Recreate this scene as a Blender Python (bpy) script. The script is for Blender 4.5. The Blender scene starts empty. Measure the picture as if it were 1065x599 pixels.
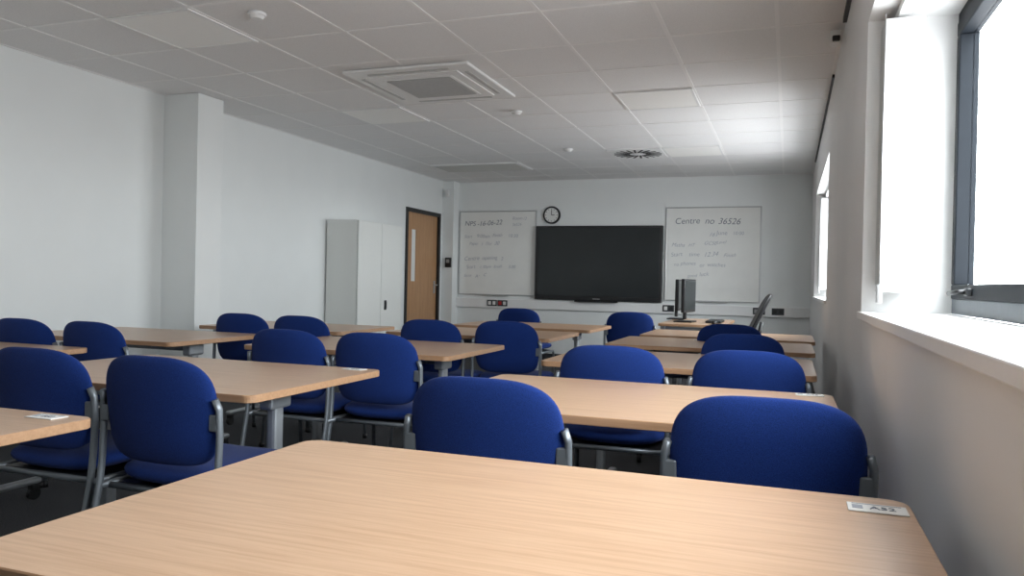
import bpy, bmesh, math, random
from mathutils import Vector, Matrix
random.seed(4)
scene = bpy.context.scene

# ------------------------------------------------------------------ materials
def new_mat(name):
    m = bpy.data.materials.new(name); m.use_nodes = True
    nt = m.node_tree
    return m, nt, nt.nodes["Principled BSDF"]

def plain(name, col, rough=0.6, metal=0.0, noise=0.0, nscale=40, bump=0.0, spec=0.5):
    m, nt, b = new_mat(name)
    b.inputs["Roughness"].default_value = rough
    b.inputs["Metallic"].default_value = metal
    b.inputs["Specular IOR Level"].default_value = spec
    tc = nt.nodes.new("ShaderNodeTexCoord")
    n = nt.nodes.new("ShaderNodeTexNoise"); n.inputs["Scale"].default_value = nscale
    n.inputs["Detail"].default_value = 4
    nt.links.new(tc.outputs["Object"], n.inputs["Vector"])
    r = nt.nodes.new("ShaderNodeValToRGB")
    lo = [max(0, c*(1-noise)) for c in col]; hi = [min(1, c*(1+noise)) for c in col]
    r.color_ramp.elements[0].color = (*lo, 1); r.color_ramp.elements[1].color = (*hi, 1)
    r.color_ramp.elements[0].position = .3; r.color_ramp.elements[1].position = .7
    nt.links.new(n.outputs["Fac"], r.inputs["Fac"])
    nt.links.new(r.outputs["Color"], b.inputs["Base Color"])
    if bump > 0:
        bp = nt.nodes.new("ShaderNodeBump"); bp.inputs["Strength"].default_value = bump
        bp.inputs["Distance"].default_value = 0.002
        nt.links.new(n.outputs["Fac"], bp.inputs["Height"])
        nt.links.new(bp.outputs["Normal"], b.inputs["Normal"])
    return m

def wood(name, c1, c2, rough=0.33, stretch=(1.6, 38, 38), coat=0.2):
    m, nt, b = new_mat(name)
    tc = nt.nodes.new("ShaderNodeTexCoord")
    mp = nt.nodes.new("ShaderNodeMapping"); mp.inputs["Scale"].default_value = stretch
    nt.links.new(tc.outputs["Object"], mp.inputs["Vector"])
    n = nt.nodes.new("ShaderNodeTexNoise"); n.inputs["Scale"].default_value = 2.2
    n.inputs["Detail"].default_value = 8; n.inputs["Roughness"].default_value = .7
    n.inputs["Distortion"].default_value = .3
    nt.links.new(mp.outputs["Vector"], n.inputs["Vector"])
    r = nt.nodes.new("ShaderNodeValToRGB")
    r.color_ramp.elements[0].color = (*c1, 1); r.color_ramp.elements[0].position = .36
    r.color_ramp.elements[1].color = (*c2, 1); r.color_ramp.elements[1].position = .60
    nt.links.new(n.outputs["Fac"], r.inputs["Fac"])
    nt.links.new(r.outputs["Color"], b.inputs["Base Color"])
    b.inputs["Roughness"].default_value = rough
    b.inputs["Coat Weight"].default_value = coat
    b.inputs["Coat Roughness"].default_value = .3
    return m

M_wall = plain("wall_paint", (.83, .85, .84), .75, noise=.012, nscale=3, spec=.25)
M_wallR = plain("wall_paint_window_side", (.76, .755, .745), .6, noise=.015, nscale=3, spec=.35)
M_white = plain("white_gloss", (.85, .85, .84), .4, noise=.01)
M_tile = plain("ceiling_tile", (.85, .845, .84), .9, noise=.045, nscale=160, bump=.3, spec=.1)
M_tbar = plain("ceiling_tbar", (.90, .89, .88), .6, noise=.01)
M_carpet = plain("carpet", (.085, .088, .095), .95, noise=.5, nscale=220, bump=.6, spec=.1)
M_wood = wood("beech_top", (.475, .29, .17), (.58, .38, .243))
M_edge = wood("beech_edge", (.38, .21, .11), (.46, .27, .15), .45)
M_door = wood("oak_door", (.42, .22, .10), (.52, .29, .14), .45, stretch=(20, 20, 1.2))
M_blue = plain("blue_fabric", (.009, .029, .15), .9, noise=.35, nscale=500, bump=.4, spec=.12)
M_blue.node_tree.nodes["Principled BSDF"].inputs["Sheen Weight"].default_value = .06
M_grey = plain("grey_frame_metal", (.20, .22, .24), .4, metal=.55, noise=.03)
M_silver = plain("silver_leg_metal", (.42, .44, .46), .4, metal=.6, noise=.03)
M_black = plain("black_plastic", (.012, .012, .013), .45, noise=.1)
M_dark = plain("dark_metal", (.03, .033, .037), .4, noise=.1)
M_frame = plain("window_frame_grey", (.010, .013, .017), .6, noise=.05, spec=.15)
M_frameL = plain("window_frame_rail_lit", (.16, .18, .20), .5, noise=.05)  # frame colour painted lighter, for the daylight the bottom rail catches
M_screen = plain("display_glass", (.021, .025, .026), .25, noise=.1, nscale=2, spec=.5)
M_board = plain("whiteboard_surface", (.84, .84, .81), .25, noise=.02, nscale=5)
M_alu = plain("aluminium_trim", (.50, .50, .50), .35, metal=.7, noise=.03)
M_ink = plain("marker_ink", (.15, .17, .21), .7, noise=.1)
M_ink2 = plain("marker_ink_faint", (.38, .40, .45), .7, noise=.1)
M_card = plain("card_white", (.78, .78, .76), .6, noise=.01)
M_cab = plain("cabinet_white", (.80, .81, .78), .45, noise=.01)
M_panel = plain("light_diffuser_off", (.97, .96, .93), .5, noise=.01)
M_vent = plain("return_vent_panel", (.60, .60, .57), .6, noise=.02)
M_grille = plain("vent_grille_grey", (.35, .35, .35), .5, noise=.05)
M_slot = plain("vent_slot_light", (.55, .55, .54), .5, noise=.05)
M_red = plain("red_plastic", (.5, .03, .03), .5, noise=.05)
M_blind = plain("blind_fabric", (.58, .59, .58), .8, noise=.03, nscale=80)

m, nt, b = new_mat("window_glass")
nt.nodes.remove(b)
tr = nt.nodes.new("ShaderNodeBsdfTransparent"); gl = nt.nodes.new("ShaderNodeBsdfGlossy")
gl.inputs["Roughness"].default_value = .02
mx = nt.nodes.new("ShaderNodeMixShader"); mx.inputs[0].default_value = .04
nt.links.new(tr.outputs[0], mx.inputs[1]); nt.links.new(gl.outputs[0], mx.inputs[2])
nt.links.new(mx.outputs[0], nt.nodes["Material Output"].inputs["Surface"])
M_glass = m

# ------------------------------------------------------------------ mesh builder
class MB:
    def __init__(self, name):
        self.name = name; self.bm = bmesh.new(); self.mats = []
    def mi(self, mat):
        if mat not in self.mats: self.mats.append(mat)
        return self.mats.index(mat)
    def absorb(self, t, mat, smooth=False):
        i = self.mi(mat)
        for f in t.faces: f.material_index = i; f.smooth = smooth
        bmesh.ops.recalc_face_normals(t, faces=t.faces)
        me = bpy.data.meshes.new("tmp"); t.to_mesh(me); t.free()
        self.bm.from_mesh(me); bpy.data.meshes.remove(me)
    def box(self, c, s, mat, bev=0, rot=None, seg=2):
        t = bmesh.new(); bmesh.ops.create_cube(t, size=1)
        bmesh.ops.scale(t, vec=Vector(s), verts=t.verts)
        if bev > 0:
            bmesh.ops.bevel(t, geom=t.edges[:], offset=bev, segments=seg, affect='EDGES', profile=.5)
        if rot is not None: bmesh.ops.rotate(t, cent=(0, 0, 0), matrix=rot, verts=t.verts)
        bmesh.ops.translate(t, vec=Vector(c), verts=t.verts)
        self.absorb(t, mat)
        return self
    def bx(self, x0, x1, y0, y1, z0, z1, mat, bev=0):
        return self.box(((x0+x1)/2, (y0+y1)/2, (z0+z1)/2), (x1-x0, y1-y0, z1-z0), mat, bev)
    def slab(self, w, d, z0, z1, rad, mat, medge):
        pts = []
        for cx, cy, a0 in ((w/2-rad, d/2-rad, 0), (-w/2+rad, d/2-rad, 90), (-w/2+rad, -d/2+rad, 180), (w/2-rad, -d/2+rad, 270)):
            for k in range(7):
                a = math.radians(a0 + 15*k); pts.append((cx+rad*math.cos(a), cy+rad*math.sin(a)))
        t = bmesh.new()
        def ring(z, ins):
            return [t.verts.new((x*(1-2*ins/w), y*(1-2*ins/d), z)) for x, y in pts]
        rs = [ring(z0, .002), ring(z0+.002, 0), ring(z1-.002, 0), ring(z1, .002)]
        n = len(pts)
        for a, b2 in zip(rs[:-1], rs[1:]):
            for i in range(n): t.faces.new((a[i], a[(i+1) % n], b2[(i+1) % n], b2[i]))
        bot = t.faces.new(rs[0][::-1]); top = t.faces.new(rs[3])
        ie, it = self.mi(medge), self.mi(mat)
        bmesh.ops.recalc_face_normals(t, faces=t.faces)
        for f in t.faces: f.material_index = ie
        top.material_index = it
        me = bpy.data.meshes.new("tmp"); t.to_mesh(me); t.free()
        self.bm.from_mesh(me); bpy.data.meshes.remove(me)
    def tube(self, pts, r, mat, seg=10, sx=1.0):
        pts = [Vector(p) for p in pts]; t = bmesh.new(); rings = []
        up = None
        for i, p in enumerate(pts):
            if i == 0: d = pts[1]-pts[0]
            elif i == len(pts)-1: d = pts[-1]-pts[-2]
            else: d = (pts[i+1]-p).normalized() + (p-pts[i-1]).normalized()
            d.normalize()
            if up is None:
                up = Vector((1, 0, 0)) if abs(d.x) < .8 else Vector((0, 1, 0))
            up = (up - d*up.dot(d)).normalized(); v = d.cross(up)
            rr = r[i] if isinstance(r, (list, tuple)) else r
            rings.append([t.verts.new(p + up*math.cos(2*math.pi*k/seg)*rr*sx + v*math.sin(2*math.pi*k/seg)*rr) for k in range(seg)])
        for a, b2 in zip(rings[:-1], rings[1:]):
            for k in range(seg): t.faces.new((a[k], a[(k+1) % seg], b2[(k+1) % seg], b2[k]))
        t.faces.new(rings[0][::-1]); t.faces.new(rings[-1])
        self.absorb(t, mat, True)
    def pad(self, outline, thick, mat, place):
        t = bmesh.new(); n = len(outline)
        def ring(s, side):
            h = thick*(1-abs(s)**5)**.5 if s < 1 else 0
            return [t.verts.new(place(a*s, b2*s, side*h)) for a, b2 in outline]
        scales = [1, .992, .975, .94, .86, .7, .45, .2]
        outer = ring(1, 1)
        for side in (1, -1):
            prev = outer
            for s in scales[1:]:
                cur = ring(s, side)
                for i in range(n): t.faces.new((prev[i], prev[(i+1) % n], cur[(i+1) % n], cur[i]))
                prev = cur
            c = t.verts.new(place(0, 0, side*thick))
            for i in range(n): t.faces.new((prev[i], prev[(i+1) % n], c))
        self.absorb(t, mat, True)
    def disc(self, c, r, h, mat, seg=32, axis='Z', r2=None):
        t = bmesh.new()
        bmesh.ops.create_cone(t, cap_ends=True, segments=seg, radius1=r, radius2=r if r2 is None else r2, depth=h)
        if axis == 'Y': bmesh.ops.rotate(t, cent=(0, 0, 0), matrix=Matrix.Rotation(math.pi/2, 3, 'X'), verts=t.verts)
        if axis == 'X': bmesh.ops.rotate(t, cent=(0, 0, 0), matrix=Matrix.Rotation(math.pi/2, 3, 'Y'), verts=t.verts)
        bmesh.ops.translate(t, vec=Vector(c), verts=t.verts)
        self.absorb(t, mat)
    def mesh(self):
        me = bpy.data.meshes.new(self.name); self.bm.to_mesh(me); self.bm.free()
        for m_ in self.mats: me.materials.append(m_)
        return me
    def done(self, loc=(0, 0, 0), rz=0):
        return place_mesh(self.mesh(), self.name, loc, rz)

def place_mesh(me, name, loc=(0, 0, 0), rz=0):
    o = bpy.data.objects.new(name, me); scene.collection.objects.link(o)
    o.location = loc; o.rotation_euler = (0, 0, rz)
    return o

def text(body, name, parent, loc, size, mat, rot=(math.pi/2, 0, 0), shear=.25, off=0):
    c = bpy.data.curves.new(name, 'FONT'); c.body = body; c.size = size; c.shear = shear
    c.extrude = .0003; c.materials.append(mat); c.offset = off
    o = bpy.data.objects.new(name, c); scene.collection.objects.link(o)
    o.parent = parent; o.location = loc; o.rotation_euler = rot
    return o

# ------------------------------------------------------------------ room dims
XL, XR, YB, YF, H = -4.77, .26, 10.40, -2.2, 2.54
WT = .36
MB("floor").bx(XL-.2, XR+WT, YF-.2, YB+.2, -.1, 0, M_carpet).done()
MB("ceiling").bx(XL-.2, XR+WT, YF-.2, YB+.2, H+.002, H+.12, M_tile).done()
g = MB("trim_ceiling_grid")
x = -3.69-.6*2
while x < XR:
    if x > XL: g.bx(x-.011, x+.011, YF, YB, H-.0005, H+.002, M_tbar)
    x += .6
y = 3.32-.6*9
while y < YB:
    if y > YF: g.bx(XL, XR, y-.011, y+.011, H-.0006, H+.0019, M_tbar)
    y += .6
g.bx(XL, XL+.022, YF, YB, H-.0023, H+.0015, M_tbar); g.bx(XR-.022, XR, YF, YB, H-.0023, H+.0015, M_tbar)
g.bx(XL, XR, YB-.022, YB, H-.0024, H+.0014, M_tbar)
g.done()
MB("wall_back").bx(XL-.2, XR+WT, YB, YB+.2, 0, H+.002, M_wall).done()
MB("wall_rear").bx(XL-.2, XR+WT, YF-.2, YF, 0, H+.002, M_wall).done()
DY0, DY1, DZ = 9.07, 10.12, 2.06
wl = MB("wall_left")
wl.bx(XL-.2, XL, YF, DY0, 0, H+.002, M_wall); wl.bx(XL-.2, XL, DY1, YB, 0, H+.002, M_wall)
wl.bx(XL-.2, XL, DY0, DY1, DZ, H+.002, M_wall)
wl.done()
MB("trim_column_left").bx(XL, -4.43, 4.89, 5.18, 0, H, M_wall, .003).done()
MB("trim_column_back").bx(XL, -4.59, 10.20, YB, 0, H, M_wall, .003).done()
S0, S1 = 1.01, 2.10
wins = [(.35, 3.18), (6.1, 8.9)]
wr = MB("wall_right")
ys = YF
for a, c in wins:
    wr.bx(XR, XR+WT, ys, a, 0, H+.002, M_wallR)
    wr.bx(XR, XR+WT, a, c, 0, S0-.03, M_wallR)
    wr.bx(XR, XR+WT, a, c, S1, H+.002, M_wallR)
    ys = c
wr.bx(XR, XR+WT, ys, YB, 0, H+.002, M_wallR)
wr.done()
for k, (a, c) in enumerate(wins):
    MB("trim_window_sill_%d" % (k+1)).bx(XR-.015, XR+WT-.06, a, c, S0-.03, S0, M_white, .004).done()
    w = MB("window_%d" % (k+1))
    fx0, fx1 = .56, .62
    w.bx(fx0, fx1, a, c, S0, S0+.055, M_frameL, .003)
    w.bx(fx0, fx1, a, c, S1-.05, S1, M_frame, .003)
    for yy in (a+.025, c-.025, (a+c)/2):
        w.bx(fx0, fx1, yy-.025, yy+.025, S0+.055, S1-.05, M_frame, .003)
    for p, q in ((a+.05, (a+c)/2-.025), ((a+c)/2+.025, c-.05)):
        z0, z1 = S0+.055, S1-.05
        w.bx(fx0-.012, fx1-.01, p, q, z0, z0+.05, M_frame, .004)
        w.bx(fx0-.012, fx1-.01, p, q, z1-.05, z1, M_frame, .004)
        w.bx(fx0-.012, fx1-.01, p, p+.05, z0+.05, z1-.05, M_frame, .004)
        w.bx(fx0-.012, fx1-.01, q-.05, q, z0+.05, z1-.05, M_frame, .004)
        w.bx(fx1-.03, fx1-.026, p+.05, q-.05, z0+.05, z1-.05, M_glass)
        hy = q-.32
        w.box((fx0-.02, hy, z0+.025), (.016, .05, .026), M_dark, .004)
        w.tube([(fx0-.03, hy, z0+.025), (fx0-.05, hy, z0+.025), (fx0-.055, hy+.03, z0+.022), (fx0-.055, hy+.11, z0+.02)], .008, M_black)
    w.done()
    bl = MB("vertical_blind")
    bl.bx(.345, .385, a+.02, c-.01, S1-.035, S1-.002, M_white, .003)
    zb = S0+.075
    for i in range(11):
        yy = c-.035-.014*i
        rot = Matrix.Rotation(math.radians(random.uniform(-5, 5)), 3, 'Z')
        bl.box((.365, yy, (zb+S1-.05)/2), (.127, .0015, S1-.05-zb), M_blind, 0, rot)
        bl.box((.365, yy, zb+.012), (.118, .004, .026), M_blind, .001, rot)
    bl.tube([(.300, c-.20, S1-.04), (.300, c-.20, S0+.10)], .002, M_alu, 6)
    bl.tube([(.300, c-.20, S0+.10), (.300, c-.20, S0+.035)], .011, M_grille, 10)
    bl.done()
    L = bpy.data.lights.new("daylight_portal", 'AREA'); L.shape = 'RECTANGLE'
    L.size = S1-S0; L.size_y = c-a; L.cycles.is_portal = True
    lo = bpy.data.objects.new("daylight_portal", L); scene.collection.objects.link(lo)
    lo.location = (.64, (a+c)/2, (S0+S1)/2); lo.rotation_euler = (0, math.pi/2, 0)

rl = MB("trim_ceiling_rail"); rl.bx(XR-.02, XR, 2.6, 4.45, H-.03, H-.004, M_black); rl.bx(XR-.014, XR, 5.6, 9.3, H-.025, H-.004, M_black); rl.done()
ws = MB("wall_sensor"); ws.box((XR-.045, 4.62, H-.06), (.06, .1, .07), M_white, .01); ws.box((XR-.045, 4.565, H-.075), (.04, .03, .03), M_black, .006); ws.done()
MB("baseboard_left").bx(XL, XL+.015, YF, DY0-.05, 0, .1, M_dark, .002).done()
MB("baseboard_back").bx(-4.59, XR, YB-.015, YB, 0, .1, M_dark, .002).done()
MB("baseboard_right").bx(XR-.012, XR, YF, YB-.015, 0, .1, M_dark, .002).done()

# door
d = MB("door_1")
d.bx(XL-.12, XL+.02, DY0, DY0+.05, 0, DZ, M_black, .002); d.bx(XL-.12, XL+.02, DY1-.05, DY1, 0, DZ, M_black, .002)
d.bx(XL-.12, XL+.02, DY0+.05, DY1-.05, DZ-.05, DZ, M_black, .002)
lx0, lx1 = XL-.06, XL-.015
a, c, top = DY0+.053, DY1-.053, DZ-.053
vy0, vy1, vz0, vz1 = a+.16, a+.30, 1.08, 1.78
d.bx(lx0, lx1, a, vy0, .01, top, M_door); d.bx(lx0, lx1, vy1, c, .01, top, M_door)
d.bx(lx0, lx1, vy0, vy1, .01, vz0, M_door); d.bx(lx0, lx1, vy0, vy1, vz1, top, M_door)
d.bx(lx0+.015, lx1-.015, vy0, vy1, vz0, vz1, M_cab)
d.bx(lx1, lx1+.008, a+.02, a+.85, .03, .2, M_alu)
d.box((lx1+.005, c-.07, 1.0), (.01, .045, .18), M_alu, .003)
d.tube([(lx1+.01, c-.07, 1.03), (lx1+.05, c-.07, 1.03), (lx1+.055, c-.10, 1.03), (lx1+.055, c-.19, 1.03)], .009, M_alu)
d.done()

# ------------------------------------------------------------------ ceiling fittings
def light_panel(cx, cy):
    p = MB("ceiling_light_panel"); w = .6
    p.box((0, 0, -.004), (w-.02, .58, .006), M_panel, .001)
    for s in (-1, 1):
        p.box((0, s*.285, -.005), (w-.01, .02, .008), M_white, .002)
        p.box((s*(w/2-.015), 0, -.005), (.02, .55, .008), M_white, .002)
    p.done((cx, cy, H))
light_panel(-3.39, 3.62); light_panel(-.99, 6.02); light_panel(-3.39, 6.02); light_panel(-.99, 8.42)
v = MB("ceiling_return_vent")
v.box((0, 0, -.006), (1.18, .58, .010), M_white, .002)
v.box((0, 0, -.0125), (1.10, .50, .003), M_slot)
for i in range(24): v.box((0, -.24+i*.0209, -.0155), (1.09, .008, .004), M_vent)
v.done((-3.69, 9.02, H))
ac = MB("ceiling_air_conditioner")
ac.box((0, 0, -.012), (.95, .95, .022), M_white, .008)
ac.box((0, 0, -.026), (.70, .70, .008), M_white, .004)
ac.box((0, 0, -.0315), (.54, .54, .004), M_white, .001)
for i in range(22): ac.box((0, -.237+i*.0226, -.036), (.48, .010, .005), M_slot)
ac.box((0, 0, -.0339), (.49, .50, .001), M_grille)
for s in (-1, 1):
    ac.box((0, s*.40, -.0245), (.62, .03, .004), M_slot, .001); ac.box((s*.40, 0, -.0245), (.03, .62, .004), M_slot, .001)
ac.done((-2.49, 5.12, H))
sd = MB("ceiling_swirl_diffuser")
sd.box((0, 0, -.006), (.58, .58, .010), M_white, .002)
for i in range(20):
    an = 2*math.pi*i/20
    sd.box((math.cos(an)*.175, math.sin(an)*.175, -.0125), (.17, .022, .004), M_black, 0, Matrix.Rotation(an+.12, 3, 'Z'))
sd.disc((0, 0, -.014), .05, .006, M_white)
sd.done((-1.59, 8.42, H))
for (x, y) in ((-2.78, 3.5), (-2.2, 6.13), (-2.26, 7.98)):
    s = MB("smoke_detector"); s.disc((0, 0, -.008), .05, .016, M_white); s.disc((0, 0, -.024), .03, .016, M_white, r2=.042); s.done((x, y, H-.002))
s = MB("motion_sensor"); s.box((0, 0, 0), (.06, .05, .10), M_white, .012); s.box((0, -.022, -.02), (.04, .014, .04), M_card, .005); s.done((-4.68, 10.172, 2.36))

# ------------------------------------------------------------------ back wall items
def whiteboard(x0, x1, z0, z1, lines, nm="whiteboard"):
    cx, cz, w, h = (x0+x1)/2, (z0+z1)/2, x1-x0, z1-z0
    p = MB(nm)
    p.box((0, -.008, 0), (w-.02, .012, h-.02), M_board)
    for s in (-1, 1):
        p.box((s*(w/2-.008), -.010, 0), (.016, .02, h), M_alu, .003); p.box((0, -.010, s*(h/2-.008)), (w-.03, .02, .016), M_alu, .003)
    p.box((0, -.04, -h/2+.002), (w*.35, .06, .01), M_alu, .003)
    o = p.done((cx, YB-.002, cz))
    for (tx, tz, sz, body, mt) in lines:
        xx = tx
        for wd in body.split():
            s2 = sz*random.uniform(.95, 1.25)
            text(wd, "handwriting", o, (-w/2+xx, -.0155, h/2-tz+random.uniform(-.012, .012)), s2, mt,
                 (math.pi/2, random.uniform(-.09, .05), 0), random.uniform(.1, .5), -.0006)
            xx += s2*.52*len(wd) + sz*random.uniform(.3, .6)
whiteboard(-4.57, -3.385, .90, 2.12, [
    (.08, .22, .085, "NPS -16-06-22", M_ink), (.82, .14, .05, "Room 12", M_ink2), (.82, .22, .05, "36526", M_ink2),
    (.08, .38, .065, "Start 9:00am Finish 10:30", M_ink2), (.16, .50, .06, "Paper 1 1hr 30", M_ink2),
    (.08, .72, .07, "Centre opening 2", M_ink2), (.12, .84, .06, "Start 1.30pm finish 3.00", M_ink2), (.08, .96, .06, "Seats A - C", M_ink2)])
whiteboard(-1.565, -.345, .89, 2.14, [
    (.12, .23, .095, "Centre no 36526", M_ink), (.56, .38, .065, "16 June 10:00", M_ink2), (.50, .50, .06, "GCSE Level", M_ink2),
    (.08, .53, .06, "Maths HT", M_ink2), (.08, .66, .07, "Start time 12.34 Finish", M_ink2), (.12, .78, .06, "no phones or watches", M_ink2), (.3, .92, .06, "good luck", M_ink2)])
tv = MB("interactive_display")
tv.box((0, -.05, 0), (1.78, .07, 1.03), M_black, .008)
tv.box((0, -.0865, .015), (1.70, .004, .94), M_screen, .001)
tv.box((0, -.0875, -.49), (.10, .004, .012), M_grille)
tv.box((0, -.10, -.525), (.6, .05, .02), M_black, .004)
tv.done((-2.48, YB, 1.378))
ck = MB("wall_clock")
ck.disc((0, -.015, 0), .125, .03, M_black, 40, 'Y'); ck.disc((0, -.0315, 0), .10, .003, M_card, 40, 'Y')
ck.box((.0, -.034, .035), (.008, .002, .07), M_black); ck.box((.022, -.034, .0), (.045, .002, .009), M_black)
for i in range(12):
    an = i*math.pi/6; ck.box((math.sin(an)*.085, -.0335, math.cos(an)*.085), (.006, .002, .016), M_black, 0, Matrix.Rotation(an, 3, 'Y'))
ck.done((-3.16, YB, 2.05))
MB("trim_dado_trunking").bx(-4.59, XR-.0, YB-.05, YB, .72, .85, M_white, .004).done()
def socket(x, z, mats):
    s = MB("power_socket")
    s.box((0, -.006, 0), (.15, .012, .086), M_dark, .003)
    for k, m_ in enumerate(mats): s.box((-.035+.07*k, -.014, 0), (.045, .006, .05), m_, .002)
    s.done((x, YB-.05, z))
socket(-4.02, .79, (M_card, M_card)); socket(-3.86, .79, (M_red, M_card)); socket(-.12, .79, (M_black, M_black)); socket(-1.5, .79, (M_card, M_black)); socket(-.35, .79, (M_grille, M_black))
pn = MB("access_panel"); pn.box((0, -.02, 0), (.09, .04, .14), M_black, .006); pn.box((0, -.042, .02), (.05, .004, .05), M_grille); pn.done((-4.65, 10.20, 1.36))

# cabinet
cb = MB("storage_cabinet")
cw, cd, ch = 1.0, .40, 1.73
cb.bx(0, cd-.022, 0, cw, .06, ch, M_cab, .003)
cb.bx(.02, cd-.04, .02, cw-.02, 0, .06, M_dark)
cb.bx(cd-.0225, cd-.018, .006, cw-.006, .07, ch-.006, M_dark)
for k in range(2):
    y0 = .003+k*.4995
    cb.bx(cd-.018, cd, y0, y0+.4925, .065, ch-.006, M_cab, .003)
cb.box((cd+.004, .60, .80), (.008, .045, .11), M_black, .003)
cb.box((cd+.012, .60, .80), (.012, .02, .08), M_dark, .003)
cb.done((XL+.02, 7.21, 0))

# ------------------------------------------------------------------ classroom table
def table_mesh():
    t = MB("classroom_table")
    t.slab(1.2, .8, .705, .73, .035, M_wood, M_edge)
    for s in (-1, 1):
        X = s*.39
        t.box((X, 0, .697), (.05, .60, .016), M_silver, .004)
        t.box((X, .0, .39), (.04, .055, .60), M_silver, .012)
        t.box((X, 0, .09), (.045, .62, .03), M_silver, .012)
        t.box((X, 0, .655), (.055, .12, .07), M_silver, .01)
        for q in (-1, 1):
            t.disc((X, q*.28, .03), .03, .022, M_black, 20, 'X'); t.box((X, q*.28, .06), (.034, .04, .03), M_black, .005)
    t.box((0, .0, .665), (.74, .035, .045), M_grey, .005)
    return t.mesh()
TM = table_mesh()
tables = [(-.40, 1.07), (-2.22, 1.06), (-.45, 2.44), (-2.12, 2.32), (-3.78, 2.42),
          (-.48, 3.80), (-2.12, 3.75), (-3.70, 3.65), (-.45, 5.00), (-2.05, 5.15), (-3.45, 4.90), (-.42, 6.00), (-2.05, 6.25)]
for (x, y) in tables:
    place_mesh(TM, "classroom_table", (x, y, 0))
for (x, y, tx) in ((.145, 1.39, "A52"), (.075, 2.79, "A42"), (-1.73, 1.41, "B52"), (-1.62, 2.67, "B42")):
    cdm = MB("seat_number_card"); cdm.box((0, 0, .001), (.09, .05, .002), M_card, .0005); cdm.box((0, .019, .0022), (.075, .003, .0004), M_ink2); cdm.box((-.03, 0, .0022), (.016, .022, .0004), M_ink2)
    o = cdm.done((x, y, .7305), random.uniform(-.1, .1))
    text(tx, "number", o, (-.012, -.009, .0024), .024, M_ink, (0, 0, 0), 0)

# ------------------------------------------------------------------ chair
def chair_mesh():
    c = MB("classroom_chair")
    W, Hh = .213, .165
    out = []
    N = 64
    for k in range(N):
        a = 2*math.pi*k/N
        ca, sa = math.cos(a), math.sin(a)
        e = 2/3.2 if sa > 0 else 2/4.5
        X = W*math.copysign(abs(ca)**e, ca); Z = Hh*math.copysign(abs(sa)**e, sa)
        if sa < 0: X *= 1 - .03*(-Z/Hh)
        out.append((X, Z))
    def bk2(a, b2, t):
        return (a, .012 - .14*b2 + .75*a*a + t, .685+b2)
    c.pad(out, .024, M_blue, bk2)
    out2 = []
    for k in range(N):
        a = 2*math.pi*k/N; ca, sa = math.cos(a), math.sin(a)
        e = 2/5.0
        X = .222*math.copysign(abs(ca)**e, ca); Y = .215*math.copysign(abs(sa)**e, sa)
        if sa < 0: X *= 1-.08*(-Y/.215)
        out2.append((X, Y))
    def st(a, b2, t):
        drop = .0 if b2 < .12 else -2.2*(b2-.12)**2
        return (a, .265+b2, .470 + t + drop + .25*a*a)
    c.pad(out2, .036, M_blue, st)
    for s in (-1, 1):
        x = s*.225
        c.tube([(s*.216, .028, .73), (s*.224, .036, .70), (x, .040, .62), (x, .036, .52), (x, .028, .44), (x, .0, .3), (x, -.045, .02)],
               .0125, M_grey, 10, .75)
        c.tube([(x, .03, .43), (x, .2, .428), (x, .42, .425), (x, .445, .40), (x, .475, .02)], .0115, M_grey, 10)
        c.tube([(x, -.045, .0), (x, -.045, .03)], .015, M_black); c.tube([(x, .475, .0), (x, .475, .03)], .015, M_black)
        c.box((s*.21, .033, .66), (.03, .014, .05), M_grey, .004)
    for y in (.06, .40):
        c.tube([(-.225, y, .427), (.225, y, .427)], .010, M_grey)
    c.box((0, .25, .43), (.40, .36, .012), M_black, .004)
    return c.mesh()
CM = chair_mesh()
chairs = [(-.727, 1.80, 0), (-.04, 1.79, 0), (-1.78, 1.79, 0), (-2.28, 1.80, 0),
          (-.66, 3.00, 0), (-.14, 3.08, 0), (-.22, 4.17, 0), (-.355, 5.20, 0),
          (-2.22, 3.03, 0), (-1.77, 3.07, 0), (-2.10, 4.32, 0), (-1.66, 4.50, 0),
          (-3.31, 2.92, 0), (-3.77, 2.90, 0), (-3.40, 4.16, 0), (-2.94, 4.16, 0),
          (-2.40, 6.85, 0), (-1.33, 6.85, .25)]
for (x, y, r) in chairs:
    place_mesh(CM, "classroom_chair", (x, y, 0), r + random.uniform(-.04, .04))

# ------------------------------------------------------------------ teacher's area
td = MB("teacher_desk")
td.slab(.62, 1.4, .705, .73, .02, M_wood, M_edge)
for sx in (-1, 1):
    for sy in (-1, 1): td.box((sx*.27, sy*.64, .352), (.045, .045, .705), M_silver, .006)
for sy in (-1, 1): td.box((0, sy*.64, .68), (.50, .03, .04), M_silver)
td.box((-.27, 0, .68), (.03, 1.24, .04), M_silver)
td.box((-.25, 0, .5), (.015, 1.22, .3), M_wood)
td.done((-.86, 8.10, 0))
def monitor(x, y, r):
    m_ = MB("computer_monitor")
    m_.box((0, 0, .265), (.035, .50, .33), M_black, .006); m_.box((.0185, 0, .27), (.002, .47, .29), M_screen)
    m_.box((-.035, 0, .17), (.03, .05, .28), M_black, .006); m_.box((-.03, 0, .008), (.18, .24, .014), M_black, .005)
    m_.done((x, y, .7305), r)
monitor(-.94, 7.85, -.10); monitor(-1.10, 8.42, .0)
kb = MB("computer_keyboard"); kb.box((0, 0, .012), (.15, .44, .02), M_black, .005)
for i in range(5):
    for j in range(14): kb.box((-.055+i*.027, -.195+j*.03, .024), (.021, .024, .005), M_dark, .001)
kb.done((-.69, 8.0, .7305))
ms = MB("computer_mouse"); ms.pad([(.03*math.cos(k*math.pi/12), .055*math.sin(k*math.pi/12)) for k in range(24)], .018, M_black, lambda a, b2, t: (a, b2, .018+t)); ms.done((-.66, 7.6, .7305))
oc = MB("office_chair")
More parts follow.
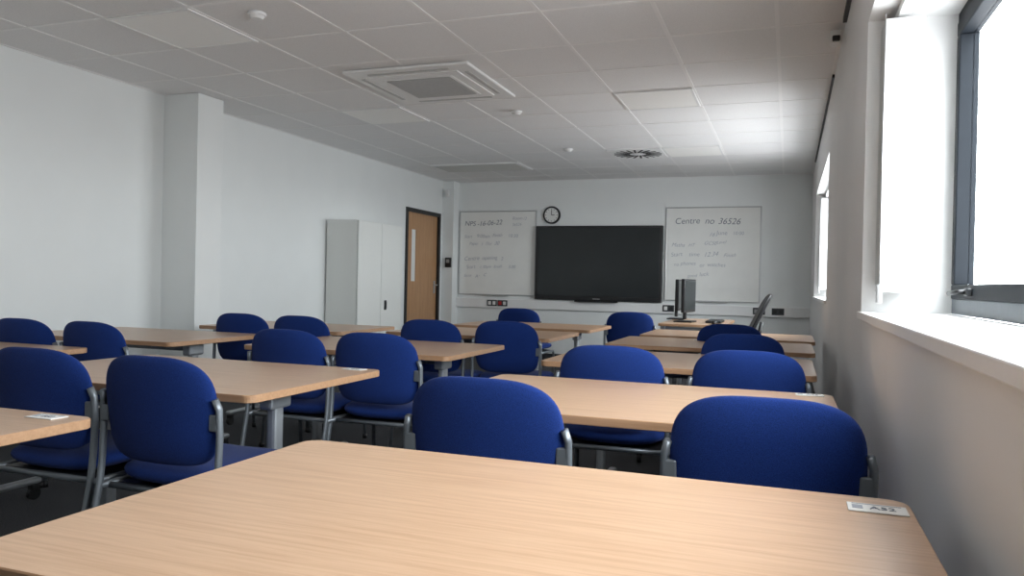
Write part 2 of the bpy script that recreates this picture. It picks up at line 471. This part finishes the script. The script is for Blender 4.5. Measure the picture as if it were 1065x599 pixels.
for k in range(5):
    a = 2*math.pi*k/5+.3
    oc.tube([(0, .0, .10), (.15*math.cos(a), .15*math.sin(a), .095), (.28*math.cos(a), .28*math.sin(a), .07)], [.03, .022, .016], M_black)
    oc.disc((.28*math.cos(a), .28*math.sin(a), .03), .03, .04, M_black, 16, 'X')
oc.tube([(0, 0, .09), (0, 0, .44)], .025, M_dark)
sq = [(.24*math.copysign(abs(math.cos(k*math.pi/20))**.5, math.cos(k*math.pi/20)), .235*math.copysign(abs(math.sin(k*math.pi/20))**.5, math.sin(k*math.pi/20))) for k in range(40)]
oc.pad(sq, .04, M_black, lambda a, b2, t: (a, b2, .48+t))
oc.pad([(a*.92, b2*1.1) for a, b2 in sq], .022, M_black, lambda a, b2, t: (a, -.20-.42*b2+.5*a*a+t, .80+b2*.9))
oc.tube([(0, -.05, .43), (0, -.20, .44), (0, -.20, .60), (0, -.23, .75)], .02, M_black)
for s in (-1, 1):
    oc.tube([(s*.22, .0, .46), (s*.29, -.02, .47), (s*.29, -.03, .64)], .014, M_black); oc.box((s*.29, -.03, .66), (.06, .22, .03), M_black, .012)
oc.done((-.47, 8.0, 0), math.pi/2+.10)

# ------------------------------------------------------------------ light + camera
w = bpy.data.worlds.new("overcast_sky"); scene.world = w; w.use_nodes = True
nt = w.node_tree; bg = nt.nodes["Background"]
tc = nt.nodes.new("ShaderNodeTexCoord"); sp = nt.nodes.new("ShaderNodeSeparateXYZ")
nt.links.new(tc.outputs["Generated"], sp.inputs[0])
rp = nt.nodes.new("ShaderNodeValToRGB")
mr = nt.nodes.new("ShaderNodeMapRange"); mr.inputs[1].default_value = -1; mr.inputs[2].default_value = 1
nt.links.new(sp.outputs["Z"], mr.inputs[0]); nt.links.new(mr.outputs[0], rp.inputs[0])
rp.color_ramp.elements[0].position = .44; rp.color_ramp.elements[0].color = (.50, .52, .54, 1)   # pale paving below horizon
rp.color_ramp.elements[1].position = .50; rp.color_ramp.elements[1].color = (.90, .96, 1, 1)      # overcast sky
nt.links.new(rp.outputs[0], bg.inputs["Color"])
bg.inputs["Strength"].default_value = 18.0

cam = bpy.data.cameras.new("camera"); co = bpy.data.objects.new("camera", cam); scene.collection.objects.link(co)
cam.sensor_width = 36; cam.lens = 36*800/1065; cam.clip_start = .02
yaw, pitch, roll = math.radians(19.77), math.radians(.41), math.radians(1.23)
F = Vector((-math.sin(yaw)*math.cos(pitch), math.cos(yaw)*math.cos(pitch), -math.sin(pitch)))
R0 = Vector((math.cos(yaw), math.sin(yaw), 0)); U0 = R0.cross(F)
R = R0*math.cos(roll)+U0*math.sin(roll); U = R.cross(F)
mw = Matrix((( R.x, U.x, -F.x, 0), (R.y, U.y, -F.y, 0), (R.z, U.z, -F.z, 0), (0, 0, 0, 1)))
mw.translation = Vector((0, 0, 1.09))
co.matrix_world = mw
scene.camera = co
scene.view_settings.view_transform = 'Standard'
scene.view_settings.exposure = 0
